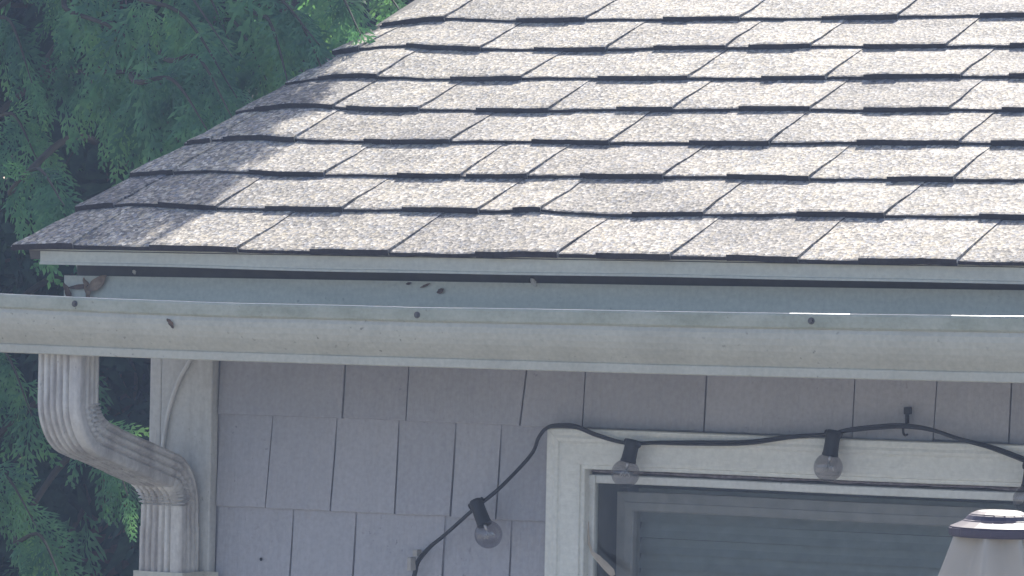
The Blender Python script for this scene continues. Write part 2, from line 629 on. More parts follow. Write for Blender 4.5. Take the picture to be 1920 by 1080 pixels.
# eave trim under the shingles: drip board, dark gap, fascia
def wavy_box(name, x0, x1, y0, y1, zt, zb, mat, parent, amp=.0006, ph=0.0, nx=60, lip=0.0, sag=None):
    v, f = [], []
    for i in range(nx + 1):
        x = x0 + (x1 - x0) * i / nx
        d = amp * (sin(x * 7 + ph) + .6 * sin(x * 17 + 2 * ph))
        tz, bz = (lerp_tab(t_, x) for t_ in sag) if sag else (0, 0)
        prof = [(y0, zt + tz), (y0, zb + .004 + d + bz), (y0 - lip, zb + .003 + d + bz), (y0 - lip, zb + d + bz), (y1, zb + d + bz), (y1, zt + tz)]
        v += [(x, y, z) for (y, z) in prof]
    n = 6
    for i in range(nx):
        for j in range(n):
            a = i * n + j; b = i * n + (j + 1) % n
            f.append((a, b, b + n, a + n))
    f.append(tuple(range(n - 1, -1, -1))); f.append(tuple(nx * n + j for j in range(n)))
    return from_pd(name, v, f, mat, parent)

drip = wavy_box('drip_board', -3.5105, XR - .02, .010, .030, H - .0075, H - .0282, M_TRIM, house, .0005, .4, 80, .0022, ([(-4, 0), (2, 0)], [(-3.6, .0017), (-3.5, .0016), (-3.02, -.0003), (-2.5, -.0002), (-2, .0005), (2, .0005)]))
# metal edge that carries the shingles past the corner
box('drip_flange', -3.536, XR - .02, .0065, .06, H - .0063, H - .0047, M_TRIM, house)
box('sub_fascia', -3.493, XR - .02, .078, .10, H - .145, H - .014, M_SUB, house)
wavy_box('fascia_board', -3.500, XR - .02, .056, .0765, H - .0393, H - .145, M_FASCIA, house, .0008, 1.0, 80, 0, ([(-3.6, -.002), (-3.5, -.0021), (-3.05, -.0008), (-2.53, .0008), (-2.0, .0036), (2, .0040)], [(-4, 0), (2, 0)]))
box('soffit', XL, XR - .02, .1005, .307, H - .118, H - .106, M_TRIM, house)
# rake board under the left edge of the roof
rv = []
for x in (-3.525, -3.503):
    for s in (.105, LRIDGE - .03):
        for h in (-.0275, -.14):
            rv.append(RP(x, s, h))
from_pd('rake_board', rv, [(0, 1, 3, 2), (4, 6, 7, 5), (0, 4, 5, 1), (2, 3, 7, 6), (0, 2, 6, 4), (1, 5, 7, 3)], M_TRIM, house)
rv2 = [(x, 2 * YRIDGE - y, z) for (x, y, z) in rv]
from_pd('rake_board', rv2, [(0, 2, 3, 1), (4, 5, 7, 6), (0, 1, 5, 4), (2, 6, 7, 3), (0, 4, 6, 2), (1, 3, 7, 5)], M_TRIM, house)

# ------------------------------------------------------------------ gutter
LIPZ = [(-3.75, -.066), (-3.52, -.0690), (-3.34, -.0722), (-3.15, -.0747), (-2.965, -.0746), (-2.85, -.0752), (-2.675, -.0736), (-2.46, -.0724), (-2.22, -.0704), (-1.99, -.0688), (2, -.066)]
BOTZ = [(-3.75, -.1500), (-3.53, -.1508), (-3.25, -.153), (-2.97, -.1536), (-2.47, -.1534), (-2.0, -.151), (2, -.149)]


# (y, fraction between lip 0 and bottom 1) around the trough: inner hem, lip, strip, ogee, foot, floor, back, and inside again
PROF_OUT = [(-.0690, .045), (-.0700, .0), (-.0745, -.012), (-.0800, -.004), (-.0815, .03), (-.0818, .12), (-.0815, .205), (-.0800, .232), (-.0782, .242), (-.0790, .262),
            (-.0803, .31), (-.0800, .40), (-.0782, .50), (-.0748, .60), (-.0702, .69), (-.0655, .765), (-.0622, .815), (-.0606, .838), (-.0606, .846), (-.0628, .852),
            (-.0632, .870), (-.0632, .985), (-.0622, 1.0), (-.05, 1.005), (.03, 1.005), (.0460, 1.0), (.0478, .98), (.0478, .02)]
PROF_IN = [(.0466, .02), (.0466, .96), (.03, .985), (-.055, .985), (-.0612, .95), (-.0600, .86), (-.068, .70), (-.0770, .50), (-.0785, .31), (-.0770, .25), (-.0800, .20), (-.0803, .06), (-.0745, .010), (-.0705, .02)]
gp = PROF_OUT + PROF_IN
gx = [-3.66 + i * .045 for i in range(int((XR + 3.66) / .045) + 1)]
gv, gf = [], []
ng = len(gp)
for i, x in enumerate(gx):
    zl, zb = lerp_tab(LIPZ, x), lerp_tab(BOTZ, x)
    zl += .0003 * sin(x * 6.1)
    wy = .0006 * sin(x * 5.3) + .0003 * sin(x * 17)
    for (y, fr) in gp:
        yy = y + (wy if y < 0 else 0)
        gv.append((x, yy, H + zl + (zb - zl) * fr))
for i in range(len(gx) - 1):
    for j in range(ng):
        a = i * ng + j; b = i * ng + (j + 1) % ng
        gf.append((a, a + ng, b + ng, b))
gutter = from_pd('gutter', gv, gf, M_GUT, house)
bmn = bmesh.new(); bmn.from_mesh(gutter.data); bmesh.ops.recalc_face_normals(bmn, faces=bmn.faces); bmn.to_mesh(gutter.data); bmn.free()
gutter.data.materials.append(mat_plain('lip_glint_metal', (.62, .64, .65), .5, .9))  # pale metal on the lip imitates the bright sky reflection along it
gutter.data.materials.append(M_GUT2)
for p_ in gutter.data.polygons:
    if (p_.index % ng) in (0, 1, 2): p_.material_index = 1
    elif (p_.index % ng) in (3, 4, 5, 6): p_.material_index = 2
for x in (gx[0] - .001, gx[-1]):
    bm = bmesh.new()
    zl, zb = lerp_tab(LIPZ, x), lerp_tab(BOTZ, x)
    a = [bm.verts.new((x, y, H + zl + (zb - zl) * fr)) for (y, fr) in PROF_OUT]
    b = [bm.verts.new((x - .0012, y, H + zl + (zb - zl) * fr)) for (y, fr) in PROF_OUT]
    bm.faces.new(a); bm.faces.new(b[::-1])
    for i in range(len(a)):
        j = (i + 1) % len(a)
        bm.faces.new((a[i], b[i], b[j], a[j]))
    from_bm('end_cap', bm, M_GUT, gutter)
for (x, z) in ((-3.3898, -.0802), (-2.8477, -.0843), (-2.2773, -.0800), (-1.71, -.079), (-1.14, -.078)):
    bm = bmesh.new()
    bmesh.ops.create_cone(bm, cap_ends=True, segments=6, radius1=.0034, radius2=.0028, depth=.003,
                          matrix=Matrix.Translation((x, -.0836, H + z)) @ Matrix.Rotation(pi / 2, 4, 'X'))
    bmesh.ops.create_cone(bm, cap_ends=True, segments=14, radius1=.0046, radius2=.0044, depth=.001,
                          matrix=Matrix.Translation((x, -.0822, H + z)) @ Matrix.Rotation(pi / 2, 4, 'X'))
    from_bm('screw', bm, M_SCREW, gutter)

# ------------------------------------------------------------------ downspout
spout = empty('downspout', (-3.442, .26, 0), None)
spout.parent = house
spout.location = Vector((-3.442, .26, 0)) - house.location
DW, DD = .0362, .0255          # half width along the eave, half depth


def spout_section(sx=1.0, n_rib=5):
    """corrugated rectangle, counter-clockwise from the front left corner; (a across, b towards the front)"""
    pts = []
    w, d, r = DW * sx, DD * sx, .007
    def edge(p0, p1, nrm, k, lo, hi):
        n = 84 if k > 3 else 48
        for i in range(n):
            t = i / n
            a = p0[0] + (p1[0] - p0[0]) * t; b = p0[1] + (p1[1] - p0[1]) * t
            q = 0
            if lo < t < hi:
                q = -.0052 * (.5 - .5 * cos(2 * pi * k * (t - lo) / (hi - lo))) ** 2.6
            c = min(t, 1 - t)
            L = sqrt((p1[0] - p0[0]) ** 2 + (p1[1] - p0[1]) ** 2)
            e = c * L
            if e < r: q -= (r - sqrt(max(r * r - (r - e) ** 2, 0))) * .55
            pts.append((a + nrm[0] * q, b + nrm[1] * q))
    edge((-w, d), (w, d), (0, 1), n_rib, .05, .78)
    edge((w, d), (w, -d), (1, 0), 3, .22, .92)
    edge((w, -d), (-w, -d), (0, -1), 4, .1, .9)
    edge((-w, -d), (-w, d), (-1, 0), 3, .1, .9)
    return pts


def sweep_spout(name, path, sx, parent, crimp=None):
    """path: (y, z, angle) with angle 0 = straight down, growing towards the house; crimp = (angle range, folds)"""
    sec = spout_section(sx)
    v, f = [], []
    n = len(sec)
    for (y, z, a) in path:
        front = (-cos(a), -sin(a))        # direction of +b in (y, z)
        for (q, b) in sec:
            k = 1.0
            if crimp and crimp[0] < a < crimp[1] and crimp[4] < path.index((y, z, a)) :
                ph = (a - crimp[0]) / (crimp[1] - crimp[0])
                inner = max(0, min(1, (.5 - crimp[3] * b / DD * .5) * 1.3 - .25))
                wv = .0105 * inner * (abs(2 * ((ph * crimp[2] + .35 * b / DD) % 1) - 1) - .5)
                k_off = wv
            else:
                k_off = 0
            qq = q + (k_off if abs(q) > DW * .86 else 0) * (1 if q > 0 else -1)
            bb = b
            if crimp and crimp[0] < a < crimp[1] and b * crimp[3] < 0 and abs(b) > DD * .8:
                ph = (a - crimp[0]) / (crimp[1] - crimp[0])
                bb = b + .006 * (abs(2 * ((ph * crimp[2]) % 1) - 1) - .5) * (1 if b > 0 else -1)
            v.append((-3.4395 + qq, y + front[0] * bb, H + z + front[1] * bb))
    for i in range(len(path) - 1):
        for j in range(n):
            a = i * n + j; b = i * n + (j + 1) % n
            f.append((a, b, b + n, a + n))
    o = from_pd(name, v, f, M_SPOUT, parent, True)
    o.data.set_sharp_from_angle(angle=radians(50))
    return o


A = radians(75)
RB = .056
P_up = [(-.019, -.150 - .065 * i / 6, 0.0) for i in range(6)]
for i in range(57):
    a = A * i / 56
    P_up.append((-.019 + RB * (1 - cos(a)), -.215 - RB * sin(a), a))
ya, za = P_up[-1][0], P_up[-1][1]
for i in range(1, 4):
    P_up.append((ya + .034 * i / 3 * sin(A), za - .034 * i / 3 * cos(A), A))
yb = .2525 - RB * (1 - cos(A))
L = (yb - ya) / sin(A)
def along(t): return (ya + L * t * sin(A), za - L * t * cos(A), A)
zc = along(1)[1]
sweep_spout('elbow', P_up, 1.0, spout, (.12, A - .03, 7, 1, 0))
sweep_spout('pipe', [along(t) for t in (.10, .3, .5, .66)], .965, spout)
P_lo = [along(t) for t in (.60, .7, .8, .9)]
for i in range(57):
    a = A * (1 - i / 56)
    P_lo.append((.2525 - RB * (1 - cos(a)), zc - RB * (sin(A) - sin(a)), a))
ze = P_lo[-1][1]
for i in range(1, 5):
    P_lo.append((.2525, ze - .012 * i, 0.0))
sweep_spout('elbow', P_lo, .99, spout, (.05, A - .03, 7, -1, 0))
sweep_spout('pipe', [(.2525, ze - .030, 0.0), (.2525, ze - .05, 0.0), (.2525, -1.2, 0.0), (.2525, -2.45, 0.0)], 1.02, spout)
# strap that holds the pipe to the corner
bm = bmesh.new()
zs = H - .4800
for (x0, x1, y0, y1) in ((-3.4815, -3.3975, .2230, .2247), (-3.4815, -3.4797, .2248, .284), (-3.3993, -3.3975, .2248, .2835)):
    add_box(bm, x0, x1, y0, y1, zs - .012, zs + .012)
add_box(bm, -3.3974, -3.374, .2822, .2838, zs - .012, zs + .012, .0007)
from_bm('strap', bm, M_GUT, spout)

# ------------------------------------------------------------------ walls
box('corner_board', XL, -3.392, .285, .3045, .05, H - .1185, M_BOARD, house, .002)
box('corner_board', XL - .0205, XL - .0005, .2855, .375, .05, H - .1185, M_BOARD, house, .002)
WX0, WX1 = -2.787, -1.60       # window opening
WZ1, WZ0 = H - .3005, H - 1.55
bm = bmesh.new()
y0, y1 = .3085, .42
add_box(bm, XL + .002, WX0, y0, y1, 0, H - .1185)
add_box(bm, WX1, XR - .05, y0, y1, 0, H - .1185)
add_box(bm, WX0, WX1, y0, y1, WZ1, H - .1185)
add_box(bm, WX0, WX1, y0, y1, 0, WZ0)
wall = from_bm('wall', bm, M_WALL, house)
# gable wall, back wall and right wall
gvv = []
for x in (XL, XL + .1):
    gvv += [(x, .4205, 0), (x, YB - .42, 0), (x, YB - .42, H + .42 * .3935 - .045), (x, YRIDGE, H + LRIDGE * SP - .045), (x, .4205, H + .42 * .3935 - .045)]
from_pd('gable_wall', gvv, [(4, 3, 2, 1, 0), (5, 6, 7, 8, 9), (0, 1, 6, 5), (1, 2, 7, 6), (2, 3, 8, 7), (3, 4, 9, 8), (4, 0, 5, 9)], M_WALL, house)
gv2 = [(x - XL + XR - .16, y, z) for (x, y, z) in gvv]
from_pd('gable_wall', gv2, [(4, 3, 2, 1, 0), (5, 6, 7, 8, 9), (0, 1, 6, 5), (1, 2, 7, 6), (2, 3, 8, 7), (3, 4, 9, 8), (4, 0, 5, 9)], M_WALL, house)
box('back_wall', XL + .11, XR - .17, YB - .53, YB - .42, 0, H + .1, M_WALL, house)
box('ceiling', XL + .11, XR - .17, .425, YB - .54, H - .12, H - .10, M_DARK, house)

# siding shingles, row by row: bottom height and the joints between pieces
ROWS = [
    (-.107, []),
    (-.2400, [-3.1793, -3.0757, (-2.8815, -2.8905), -2.7930, -2.6056, -2.3832, (-2.2635, -2.2656), -2.1573]),
    (-.3735, [(-3.3005, -3.3062), (-3.1925, -3.1972), -3.0900, (-2.9975, -3.0002), (-2.9238, -2.9272)]),
    (-.5065, [(-3.2618, -3.2634), (-3.1577, -3.1594), (-3.0110, -3.0138), -2.905]),
]
SX0, SX1 = -3.3905, XR - .06
srs = random.Random(21)
RH = .1335


def siding_piece(xa_t, xa_b, xb_t, xb_b, zb, zt, seed, verts, faces):
    r = random.Random(seed)
    th = r.uniform(-.0012, .0012)
    yb_, yt_ = YW + th - .0015, YW + .0075 + th * .3
    n = max(2, int((xb_b - xa_b) / .012))
    base = len(verts)
    jz = r.uniform(-.0012, .0012); tilt = r.uniform(-.0012, .0012)
    for i in range(n + 1):
        t = i / n
        xb = xa_b + (xb_b - xa_b) * t; xt = xa_t + (xb_t - xa_t) * t
        z = zb + jz + tilt * (t - .5) + .0004 * sin(i * 1.7 + seed)
        cup = .0009 * (2 * t - 1) ** 2 + .0003 * sin(i * 2.3 + seed * 1.3)
        rnd = .0008 if i in (0, n) else 0
        verts += [(xb, YW + .009, z), (xb, yb_ - cup + rnd + .0012, z), (xb, yb_ - cup + rnd, z + .0014),
                  (xb * .5 + xt * .5, (yb_ + yt_) / 2 - cup * .7 + rnd, (z + zt) / 2), (xt, yt_ - cup * .5 + rnd, zt)]
    m = 5
    for i in range(n):
        for j in range(m - 1):
            a = base + i * m + j
            faces.append((a, a + m, a + m + 1, a + 1))
    for e in (0, n):
        a = base + e * m
        b = len(verts)
        verts.append((verts[a + 4][0], YW + .012, zt)); verts.append((verts[a][0], YW + .012, verts[a][2]))
        q = (a + 1, a + 2, a + 3, a + 4, b, b + 1, a)
        faces.append(q if e == 0 else q[::-1])


fv, ff = [], []
ns = 0
for ri in range(20):
    zb = ROWS[ri][0] if ri < len(ROWS) else ROWS[-1][0] - RH * (ri - len(ROWS) + 1)
    if H + zb < .1: break
    zt = min(zb + RH + .012, -.119)
    joints = list(ROWS[ri][1]) if ri < len(ROWS) else []
    if ri == 0: continue
    x = (joints[-1] if joints and not isinstance(joints[-1], tuple) else (joints[-1][1] if joints else SX0))
    while True:
        x += srs.choice([.09, .105, .12, .15, .19, .22]) + srs.uniform(-.01, .01)
        if x > SX1 - .05: break
        joints.append((x + srs.uniform(-.003, .003), x))
    js = [(SX0, SX0)] + [(j if isinstance(j, tuple) else (j, j)) for j in joints] + [(SX1, SX1)]
    for (a, b) in zip(js[:-1], js[1:]):
        segs = [(a, b)]
        # leave the window free
        if H + zb < WZ1 + .05 and H + zt > WZ0 - .05:
            l, rr = -2.8345, WX1 + .05
            segs = []
            if a[1] < l:
                segs.append((a, (min(b[0], l), min(b[1], l))))
            if b[1] > rr:
                segs.append(((max(a[0], rr), max(a[1], rr)), b))
        for (p, q) in segs:
            if q[1] - p[1] < .012: continue
            ns += 1
            g = srs.choice([.0007, .0012, .0015, .0018])
            zbb = zb
            if ri <= 4 and p[1] < -1.2:
                v, f = [], []
                siding_piece(p[0] + g, p[1] + g, q[0] - g, q[1] - g, H + zbb, H + zt, ns, v, f)
                from_pd('siding_shingle', v, f, M_WALL, wall)
            else:
                siding_piece(p[0] + g, p[1] + g, q[0] - g, q[1] - g, H + zbb, H + zt, ns, fv, ff)
o = from_pd('siding_field', fv, ff, M_WALL, wall)
o['kind'] = 'stuff'
# a nail pit on the third row
bm = bmesh.new()
bmesh.ops.create_icosphere(bm, subdivisions=1, radius=.0022, matrix=Matrix.Translation((-3.3115, YW - .001, H - .4475)) @ Matrix.Diagonal((1.2, .4, 1.3, 1)))
from_bm('nail_stain', bm, M_GRIME, wall)

# ------------------------------------------------------------------ window
win = empty('window', (0, 0, 0), None)
win.parent = house
win.location = Vector(((WX0 + WX1) / 2, .3, WZ0)) - house.location
CY = .2785                     # face of the casing


def casing_profile():
    """(u from the opening outwards, y)"""
    return [(0, .306), (0, CY + .006), (.001, CY + .0045), (.0055, CY + .0045), (.0065, CY + .001), (.010, CY), (.034, CY), (.0365, CY - .0012), (.0385, CY - .0038),
            (.0425, CY - .005), (.0465, CY - .0038), (.0495, CY - .0048), (.0545, CY - .0048), (.0558, CY - .0035), (.0558, .306)]


def mitred(name, x0, x1, z0, z1, prof, side, mat, parent):
    """one mitred length of a frame around the opening x0..x1, z0..z1"""
    v, f = [], []
    N = 14
    for i in range(N + 1):
        t = i / N
        for (u, y) in prof:
            if side == 'top': p = (x0 - u + (x1 - x0 + 2 * u) * t, y, z1 + u)
            elif side == 'bottom': p = (x0 - u + (x1 - x0 + 2 * u) * t, y, z0 - u)
            elif side == 'left': p = (x0 - u, y, z0 - u + (z1 - z0 + 2 * u) * t)
            else: p = (x1 + u, y, z0 - u + (z1 - z0 + 2 * u) * t)
            p = (p[0], p[1] + .0004 * sin(t * 9 + u * 40), p[2] + (.0005 * sin(t * 13) if side in ('top', 'bottom') else 0))
            v.append(p)
    m = len(prof)
    for i in range(N):
        for j in range(m):
            a = i * m + j; b = i * m + (j + 1) % m
            f.append((a, b, b + m, a + m))
    f.append(tuple(range(m))); f.append(tuple(N * m + j for j in range(m - 1, -1, -1)))
    o = from_pd(name, v, f, mat, parent)
    b2 = bmesh.new(); b2.from_mesh(o.data); bmesh.ops.recalc_face_normals(b2, faces=b2.faces); b2.to_mesh(o.data); b2.free()
    return o


OX0, OX1, OZ0, OZ1 = -2.7795, WX1 - .008, WZ0 - .005, H - .2965
for sd in ('top', 'left', 'right', 'bottom'):
    mitred('casing', OX0, OX1, OZ0, OZ1, casing_profile(), sd, M_CASE, win)
# opening liner behind the casing, its dark tone painting the recess shadow
jp = [(0, .3062), (0, .42), (-.006, .42), (-.006, .3062)]
for sd in ('top', 'left', 'right', 'bottom'):
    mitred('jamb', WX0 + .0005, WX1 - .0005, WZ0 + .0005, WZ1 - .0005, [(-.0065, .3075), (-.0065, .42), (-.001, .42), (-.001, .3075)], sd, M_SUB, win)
# storm frame: pale slim frame with square corner keys
FX0, FX1, FZ0, FZ1 = -2.7725, WX1 - .022, WZ0 + .022, H - .3160
fp = [(0, .312), (0, .3005), (.0015, .299), (.0105, .299), (.0118, .3002), (.0118, .312)]
for sd in ('top', 'left', 'right', 'bottom'):
    mitred('storm_frame', FX0, FX1, FZ0, FZ1, fp, sd, M_FRAME, win)
for (x, z) in ((FX0, FZ1), (FX1, FZ1), (FX0, FZ0), (FX1, FZ0)):
    sx = -1 if x == FX0 else 1
    sz = 1 if z == FZ1 else -1
    xa, xb = sorted((x - sx * .002, x + sx * .0112)); z0_, z1_ = sorted((z - sz * .004, z + sz * .0112))
    box('corner_key', xa, xb, .2965, .2988, z0_, z1_, M_FRAME, win, .0006)
box('pane', FX0 - .001, FX1 + .001, .306, .309, FZ0 - .001, FZ1 + .001, M_PANE, win)
# sash inside
IX0, IX1, IZ0, IZ1 = -2.7372, WX1 - .055, WZ0 + .06, H - .3560
mitred_prof = [(0, .375), (0, .352), (.002, .350), (.0125, .350), (.0130, .352), (.0265, .354), (.0265, .375)]
for sd in ('top', 'left', 'right', 'bottom'):
    mitred('sash_frame', IX0, IX1, IZ0, IZ1, mitred_prof, sd, M_SASH, win)
box('pane', IX0 - .001, IX1 + .001, .362, .365, IZ0 - .001, IZ1 + .001, M_PANE, win)
nsl = 0
z = H - .3500
while z > IZ0 - .02:
    v, f = [], []
    N = 10
    for i in range(N + 1):
        x = IX0 - .01 + (IX1 - IX0 + .02) * i / N
        w = .0005 * sin(i * .5 + nsl * 2.1)
        for (dy, dz) in ((-.0040, -.0020), (.0045, .0098), (.0095, .0212), (.0087, .0214), (.0037, .0098), (-.0048, -.0018)):
            v.append((x, .392 + dy, z - .0208 + dz * .90 + w))
    for i in range(N):
        for j in range(6):
            a = i * 6 + j; b = i * 6 + (j + 1) % 6
            f.append((a, b, b + 6, a + 6))
    from_pd('blind_slat', v, f, M_BLIND, win)
    z -= .0217; nsl += 1
box('head_rail', IX0 - .01, IX1 + .01, .388, .405, H - .3500, H - .325, M_BLIND, win)
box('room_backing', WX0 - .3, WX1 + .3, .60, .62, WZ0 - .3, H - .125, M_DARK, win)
# caulk under the head casing, coloured dark as the shadow of the gap
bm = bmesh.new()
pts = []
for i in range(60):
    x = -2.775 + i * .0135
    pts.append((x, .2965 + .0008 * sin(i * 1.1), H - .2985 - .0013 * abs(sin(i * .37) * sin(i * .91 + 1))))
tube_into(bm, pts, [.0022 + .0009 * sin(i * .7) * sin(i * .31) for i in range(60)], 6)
from_bm('caulk', bm, M_CAULK_SHADE, win)

# ------------------------------------------------------------------ clips and loose bits
def hook(x, z, y, parent):
    bm = bmesh.new()
    add_box(bm, x - .0042, x + .0042, y - .008, y + .003, z + .016, z + .026, .0012)
    add_box(bm, x - .0022, x + .0022, y - .007, y - .002, z + .004, z + .0165, .0006)
    pts = [(x, y - .004, z + .006)] + [(x, y - .010 - .0075 * sin(a), z - .0045 + .0075 * cos(a)) for a in [i * pi / 6 for i in range(7)]] + [(x, y - .003, z - .011)]
    tube_into(bm, pts, .0016, 6)
    return from_bm('cable_hook', bm, M_BLACK, parent)

hook(-2.3010, H - .2215, .297, house)
bm = bmesh.new()
add_box(bm, -3.0520, -3.0445, .284, .298, H - .4300, H - .4210, .001)
add_box(bm, -3.0515, -3.0455, .268, .284, H - .4500, H - .4310, .001)
from_bm('cable_hook', bm, M_SASH, house)

# ------------------------------------------------------------------ string lights
lights = empty('string_lights', (-2.5, .27, H - .25))
tag(lights, 'black outdoor string lights with clear round bulbs draped across the window head', 'string lights')
CABLE = [(-3.085, -.600), (-3.068, -.520), (-3.0500, -.4600), (-3.0430, -.4380), (-3.020, -.4145), (-2.9931, -.3957), (-2.9427, -.3575), (-2.9009, -.3250), (-2.864, -.2800), (-2.8436, -.2540), (-2.8290, -.2395),
         (-2.8021, -.2372), (-2.7813, -.2392), (-2.752, -.2487), (-2.7065, -.2572), (-2.6534, -.2546), (-2.6048, -.2527), (-2.5245, -.2492), (-2.4611, -.2402),
         (-2.4061, -.2352), (-2.375, -.2290), (-2.3362, -.2242), (-2.2985, -.2215), (-2.2592, -.2245), (-2.2131, -.2350), (-2.1675, -.2440), (-2.1221, -.2576), (-2.07, -.276),
         (-2.00, -.283), (-1.90, -.273), (-1.78, -.236), (-1.70, -.226)]
def cable_y(x):
    if x < -2.85: return .288 - .02 * max(0, min(1, (x + 3.05) / .1)) * max(0, min(1, (-2.85 - x) / .05)) * 1.2
    if x < -2.40: return .2655
    return .276 if -2.36 < x < -2.24 else .2655
cp = catmull([(x, cable_y(x), H + z) for (x, z) in CABLE], 6)
bm = bmesh.new()
tube_into(bm, cp, .0027, 8)
cp2 = [p + Vector((0, -.0035 * abs(sin(i * .11)), .0030 * sin(i * .11))) for i, p in enumerate(cp)]
tube_into(bm, cp2, .0019, 6)
from_bm('cable', bm, M_CABLE, lights, True)

SOCK = [((-2.9370, -.3490), (-2.9130, -.3920)), ((-2.6945, -.2560), (-2.7010, -.2985)), ((-2.3935, -.2330), (-2.3972, -.2790)), ((-2.1085, -.2660), (-2.1105, -.3105))]


def lathe_into(bm, prof, org, axis, n=20):
    axis = axis.normalized()
    a = axis.orthogonal().normalized(); b = axis.cross(a)
    rings = []
    for (t, r) in prof:
        c = org + axis * t
        if r < 1e-6:
            rings.append([bm.verts.new(c)])
        else:
            rings.append([bm.verts.new(c + (a * cos(2 * pi * k / n) + b * sin(2 * pi * k / n)) * r) for k in range(n)])
    for r0, r1 in zip(rings[:-1], rings[1:]):
        for k in range(n):
            p = [r0[k % len(r0)], r0[(k + 1) % len(r0)], r1[(k + 1) % len(r1)], r1[k % len(r1)]]
            p = list(dict.fromkeys(p))
            if len(p) > 2: bm.faces.new(p)
    return bm


R_B = .0197
for (t, c) in SOCK:
    top = Vector((t[0], .2590, H + t[1])); cen = Vector((c[0], .2520, H + c[1]))
    ax = (cen - top).normalized()
    Lc = (cen - top).length
    bm = bmesh.new()
    se = Lc - R_B * .88
    lathe_into(bm, [(-.004, 0), (-.004, .0085), (-.001, .0098), (.004, .0100), (.012, .0098), (se - .003, .0103), (se, .0112), (se + .002, .0110), (se + .002, .004), (se + .0015, 0)], top, ax, 18)
    # saddle through which the cable runs
    sidev = Vector((1, 0, 0)) - ax * ax.x
    sidev.normalize()
    tube_into(bm, [top - sidev * .0115 + ax * .001, top + sidev * .0115 + ax * .001], .0050, 8)
    from_bm('socket', bm, M_BLACK, lights, True)
    prof = [(-R_B * 1.18, .0072), (-R_B * .98, .0080), (-R_B * .86, .0102)]
    for i in range(5, 25):
        a = pi * i / 24
        if a < .62: continue
        prof.append((-R_B * cos(a), R_B * sin(a) if i < 24 else 0))
    bm = bmesh.new()
    lathe_into(bm, prof, cen, ax, 24)
    bulb = from_bm('bulb', bm, M_BULB, lights, True)
    up = -ax; sd = sidev; fw = up.cross(sd)
    bm = bmesh.new()
    base = cen + up * R_B * .95
    tube_into(bm, [base, cen + up * .006], [.0036, .0018], 8)
    zig = [cen + sd * (-.0075 + .015 * i / 8) + up * (.0028 if i % 2 else -.0046) + fw * .001 * sin(i) for i in range(9)]
    tube_into(bm, zig, .0011, 6)
    tube_into(bm, [cen + up * .0075 + sd * .001, zig[0]], .0005, 5)
    tube_into(bm, [cen + up * .0075 - sd * .001, zig[-1]], .0005, 5)
    tube_into(bm, [cen + up * .0075, zig[4]], .0004, 5)
    from_bm('filament', bm, M_FIL, bulb, True)

# ------------------------------------------------------------------ small things
bm = bmesh.new()
tube_into(bm, catmull([(-3.420, .2815, H - .150), (-3.4300, .2815, H - .165), (-3.4463, .2815, H - .1905), (-3.461, .2815, H - .2285), (-3.4690, .2815, H - .265), (-3.4735, .2815, H - .305), (-3.4765, .2815, H - .40), (-3.4768, .2815, H - .9)], 6), .0031, 8)
tag(from_bm('wall_cable', bm, M_WIRE, None, True), 'thin painted cable curving down the pale corner board behind the downspout', 'cable')


def curl_leaf(name, mat, org, L, W, rot, curl, label, group=None, cat='dead leaf', tilt=.2):
    """a small dry leaf: pointed outline, folded along its rib and curled"""
    v, f = [], []
    N = 9
    for i in range(N + 1):
        t = i / N
        w = W * sin(pi * min(t * .96 + .02, 1)) ** .8 * (1 - .25 * t)
        c = curl * (t - .5) ** 2
        for q in (-1, -.5, 0, .5, 1):
            v.append((t * L - L / 2, -(c * L + abs(q) * W * .45) - .001 * sin(i * 2 + q), q * w))
    for i in range(N):
        for j in range(4):
            a = i * 5 + j
            f.append((a, a + 1, a + 6, a + 5))
    m = Matrix.Rotation(rot, 4, 'Y') @ Matrix.Rotation(tilt, 4, 'Z')
    v = [tuple(Vector(org) + (m @ Vector(p))) for p in v]
    nv = len(v)
    v += [(x, y + .0006, z) for (x, y, z) in v]
    f2 = [tuple(reversed([i + nv for i in q])) for q in f]
    o = from_pd(name, v, f + f2, mat, None, True)
    return tag(o, label, cat, group)

curl_leaf('dead_leaf', M_DEAD, (-3.4700, .0535, H - .0570), .030, .0042, radians(-8), 1.2, 'dark curled stem shaped dead leaf at the left end of the fascia')
curl_leaf('dead_leaf', M_DEAD2, (-3.4400, .0535, H - .0520), .036, .0095, radians(-38), .5, 'tan dead leaf with pointed tip stuck to the left end of the fascia')
curl_leaf('dead_leaf', M_DEAD2, (-3.4560, .0525, H - .0600), .036, .0060, radians(86), .8, 'reddish tan dead leaf hanging upright at the left end of the fascia')
curl_leaf('dead_leaf', M_DEAD, (-3.4900, .0535, H - .0660), .032, .0055, radians(74), .4, 'dark dead leaf leaning at the far left corner of the fascia')
curl_leaf('dead_leaf', M_DEAD, (-3.2325, -.0812, H - .1035), .0165, .0036, radians(58), .5, 'dark seed shaped husk stuck on the front of the gutter')
curl_leaf('dead_leaf', M_DEAD, (-2.8870, .0535, H - .0525), .011, .0040, radians(-35), .6, 'largest dark leaf scrap on the fascia above the gutter')
curl_leaf('dead_leaf', M_DEAD, (-2.9110, .0535, H - .0455), .015, .0020, radians(-25), .5, 'thin dark leaf scrap on the fascia left of the largest scrap')
curl_leaf('dead_leaf', M_DEAD, (-2.9370, .0535, H - .0430), .008, .0020, radians(-15), .5, 'tiny dark leaf scrap at the top edge of the fascia')
curl_leaf('dead_leaf', M_CHIP, (-2.7440, .0520, H - .0380), .014, .0042, radians(62), .4, 'pale flake standing in the dark gap above the fascia', None, 'flake')
curl_leaf('dead_leaf', M_CHIP, (-3.3790, .0520, H - .0345), .007, .0032, radians(70), .4, 'small pale flake in the dark gap near the left end of the fascia', None, 'flake')

